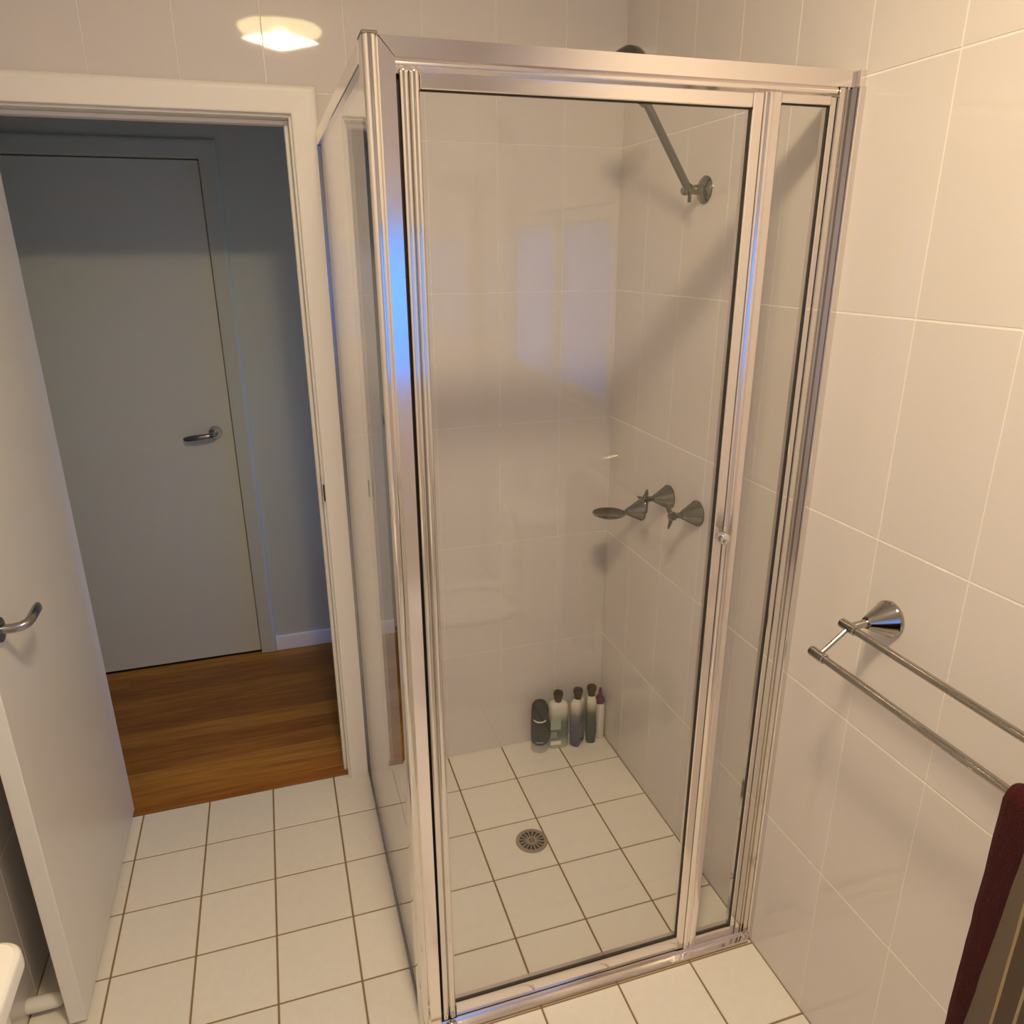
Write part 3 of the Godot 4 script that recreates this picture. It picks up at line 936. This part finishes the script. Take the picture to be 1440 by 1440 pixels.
# ---------------------------------------------------------------- furniture and fittings nearer the camera
func build_rest() -> void:
	# vanity in the left corner of the frame
	var v := thing("vanity", "white vanity bench with a rounded front corner, left of the open door", "vanity", V(ROOM_LEFT, 0, 1.312))
	var rings := []
	for q in [[0.0, 0.006], [0.004, 0.002], [0.008, 0.0], [0.026, 0.0], [0.030, 0.002], [0.033, 0.006]]:
		var ring := PackedVector3Array()
		var w: float = 0.333 - q[1]
		var z0: float = q[1]
		ring.append(V(0.0006, 0.85 + q[0], z0))
		for i in 9:
			var a := deg_to_rad(-90.0 + 90.0 * i / 8.0)
			ring.append(V(w - 0.03 + 0.03 * cos(a), 0.85 + q[0], z0 + 0.03 + 0.03 * sin(a)))
		ring.append(V(w, 0.85 + q[0], 0.86))
		ring.append(V(0.0006, 0.85 + q[0], 0.86))
		rings.append(ring)
	obj("benchtop", Shape.new().loft(rings), M.ceramic, v)
	obj("cabinet", box(V(0.0006, 0.1, 0.03), V(0.29, 0.8495, 0.86), 0.002), M.door_paint, v)
	obj("plinth", box(V(0.0006, 0.0005, 0.05), V(0.25, 0.0995, 0.86)), M.satin, v)
	for k in 2:
		var dr := obj("cabinet_door", box(V(0.2905, 0.12, 0.04 + 0.41 * k), V(0.308, 0.835, 0.445 + 0.41 * k), 0.002), M.door_paint, v)
		obj("handle", Shape.new().tube([V(0.308, 0.74, 0.24 + 0.41 * k), V(0.325, 0.74, 0.24 + 0.41 * k)], 0.008), M.chrome, dr)
	obj("basin", Shape.new().lathe([Vector2(0.0, 0.8845), Vector2(0.05, 0.885), Vector2(0.09, 0.89), Vector2(0.118, 0.93), Vector2(0.125, 0.965), Vector2(0.131, 0.965), Vector2(0.125, 0.925), Vector2(0.1, 0.8835), Vector2(0, 0.8835)], Transform3D(Basis(), V(0.165, 0, 0.52)), 40), M.ceramic, v)
	# door stop behind the door
	var stop := obj("door_stop", Shape.new().lathe([Vector2(0, 0.0006), Vector2(0.016, 0.0006), Vector2(0.0175, 0.004), Vector2(0.0175, 0.066), Vector2(0.015, 0.074), Vector2(0.009, 0.078), Vector2(0, 0.0785)], aim(V(ROOM_LEFT, 0.032, 0.632), Vector3.RIGHT), 24), M.trim_paint)
	tag(stop, "small white cylindrical door stop behind the open bathroom door", "door stop")
	# toilet against the right wall, seen in the glass
	var t := thing("toilet", "white toilet with raised lid below the window of the towel rail wall", "toilet", V(0, 0, 2.27))
	var pan := []
	for q in [[0.0, 0.11, 0.24, -0.28], [0.02, 0.11, 0.24, -0.28], [0.12, 0.1, 0.21, -0.28], [0.24, 0.13, 0.22, -0.34], [0.34, 0.17, 0.24, -0.38], [0.39, 0.182, 0.25, -0.385], [0.4, 0.18, 0.247, -0.385]]:
		pan.append(oval(q[2], q[1], q[0], V(q[3], 0, 0)))
	for q in [[0.4, 0.13, 0.17, -0.4], [0.36, 0.12, 0.155, -0.4], [0.28, 0.08, 0.1, -0.38], [0.22, 0.04, 0.05, -0.36]]:
		pan.append(oval(q[2], q[1], q[0], V(q[3], 0, 0)))
	obj("pan", Shape.new().loft(pan), M.ceramic, t)
	var seat := []
	for i in 49:
		var a := TAU * i / 48.0
		var ring := PackedVector3Array()
		for k in 10:
			var b := TAU * k / 10.0
			ring.append(V(-0.4 + (0.205 + 0.038 * cos(b)) * cos(a), 0.416 + 0.011 * sin(b), (0.155 + 0.036 * cos(b)) * sin(a)))
		seat.append(ring)
	obj("seat", Shape.new().loft(seat, false), M.ceramic, t)
	var lid := []
	for q in [[-0.262, 0.98], [-0.255, 1.0], [-0.248, 1.0], [-0.242, 0.97]]:
		var ring := PackedVector3Array()
		for i in 40:
			var a := TAU * i / 40.0
			ring.append(V(q[0] - 0.01 * sin(a), 0.62 + 0.2 * q[1] * sin(a), 0.18 * q[1] * cos(a)))
		lid.append(ring)
	obj("lid", Shape.new().loft(lid), M.ceramic, t)
	obj("cistern", box(V(-0.235, 0.4, -0.21), V(-0.012, 0.77, 0.21), 0.02), M.ceramic, t)
	obj("cistern_lid", box(V(-0.242, 0.7705, -0.216), V(-0.006, 0.803, 0.216), 0.008), M.ceramic, t)
	var paper := mat(Color(0.93, 0.92, 0.9), 0.95)
	for r in [[V(-0.175, 0.8035, 2.41), "white toilet roll standing on the cistern, nearer the window wall"], [V(-0.1, 0.8035, 2.25), "white toilet roll standing on the cistern, nearer the towel rail"]]:
		tag(obj("toilet_roll", Shape.new().lathe([Vector2(0.022, 0), Vector2(0.054, 0), Vector2(0.056, 0.002), Vector2(0.056, 0.108), Vector2(0.054, 0.11), Vector2(0.022, 0.11), Vector2(0.022, 0)], Transform3D(Basis(), r[0]), 36), paper), r[1], "toilet roll", "toilet rolls on the cistern")
	# plant on the sill
	var plant := thing("potted_plant", "small leafy plant in a white pot on the rear window sill", "plant", V(-0.3, 1.1055, ROOM_REAR + 0.055))
	obj("pot", Shape.new().lathe([Vector2(0, 0), Vector2(0.035, 0), Vector2(0.045, 0.08), Vector2(0.041, 0.08), Vector2(0.036, 0.07), Vector2(0, 0.07)], Transform3D(), 24), M.ceramic, plant)
	var leaf := mat(Color(0.2, 0.33, 0.14), 0.5)
	for k in 9:
		var a := TAU * k / 9.0 + 0.3
		var d := V(cos(a), 0, sin(a) * 0.35)
		obj("leaf", Shape.new().tube([V(0, 0.07, 0), d * 0.03 + V(0, 0.13, 0), d * 0.07 + V(0, 0.17 + 0.015 * (k % 3), 0), d * 0.11 + V(0, 0.165, 0)], [Vector2(0.002, 0.002), Vector2(0.012, 0.002), Vector2(0.018, 0.002), Vector2(0.001, 0.001)], 8), leaf, plant)


func build_lamp() -> void:
	var o := thing("ceiling_lamp", "round frosted glass lamp glowing warm on the bathroom ceiling", "lamp", V(LAMP.x, CEILING, LAMP.z))
	obj("base", Shape.new().lathe([Vector2(0, -0.0005), Vector2(0.185, -0.0005), Vector2(0.188, -0.004), Vector2(0.186, -0.01), Vector2(0.18, -0.0125), Vector2(0, -0.0125)], Transform3D(), 48), M.lamp_base, o)
	var p := [Vector2(0.178, -0.013)]
	for i in 13:
		var a := deg_to_rad(90.0 * i / 12.0)
		p.append(Vector2(0.178 * cos(a), -0.016 - 0.042 * sin(a)))
	obj("bulb_dome", Shape.new().lathe(p, Transform3D(), 48), M.lamp_glass, o)
	var l := OmniLight3D.new()
	l.name = "lamp_light"
	l.light_color = LAMP_COLOR
	l.light_energy = LAMP_ENERGY
	l.light_size = 0.03
	l.omni_range = 12.0
	l.omni_attenuation = 2.0
	l.shadow_enabled = true
	l.position = V(0, -0.03, 0)
	o.add_child(l)
	# the shallow dome shines mostly downwards
	var d := AreaLight3D.new()
	d.name = "lamp_downlight"
	d.light_color = LAMP_COLOR
	d.light_energy = LAMP_DOWN
	d.area_size = Vector2(0.23, 0.23)
	d.area_range = 12.0
	d.area_attenuation = 2.0
	d.shadow_enabled = true
	d.position = V(0, -0.0605, 0)
	d.rotation = V(-PI / 2, PI / 4, 0)
	o.add_child(d)


const LAMP_COLOR := Color(1.0, 0.90, 0.75)
const LAMP_ENERGY := 0.13
const LAMP_DOWN := 2.25
const SKY_ENERGY := 3.6


func _ready() -> void:
	rng.seed = 7
	# camera: position, turn and lens measured from the photograph's tile joints
	var cam := Camera3D.new()
	cam.name = "camera"
	cam.position = V(-1.0415, 1.7018, 2.1851)
	cam.rotation = V(-0.336, -0.3009, -0.0068)
	cam.projection = Camera3D.PROJECTION_FRUSTUM
	cam.near = 0.05
	cam.far = 60.0
	cam.size = 2.0 * 0.05 * 720.0 / 1045.2
	cam.frustum_offset = Vector2(0.05 * 9.07 / 1045.2, 0.05 * 1.38 / 1045.2)
	cam.current = true
	add_child(cam)
	# evening sky outside the frosted windows
	var sky := ProceduralSkyMaterial.new()
	sky.sky_top_color = Color(0.20, 0.50, 0.95)
	sky.sky_horizon_color = Color(0.36, 0.68, 1.0)
	sky.ground_horizon_color = Color(0.45, 0.52, 0.6)
	sky.ground_bottom_color = Color(0.25, 0.28, 0.3)
	sky.sky_energy_multiplier = SKY_ENERGY
	sky.ground_energy_multiplier = SKY_ENERGY
	var env := Environment.new()
	env.background_mode = Environment.BG_SKY
	env.sky = Sky.new()
	env.sky.sky_material = sky
	env.tonemap_mode = Environment.TONE_MAPPER_LINEAR
	env.tonemap_exposure = 0.89
	env.sdfgi_enabled = true
	env.ssao_enabled = true
	env.ssil_enabled = true
	var we := WorldEnvironment.new()
	we.name = "world"
	we.environment = env
	add_child(we)
	make_materials()
	M.drain = mat(Color(0.62, 0.58, 0.51), 0.45, 0.3)
	M.tapware = mat(Color(0.5, 0.49, 0.465), 0.06, 1.0)
	build_lamp()
	build_setting()
	build_shower()
	build_towels()
	build_rest()
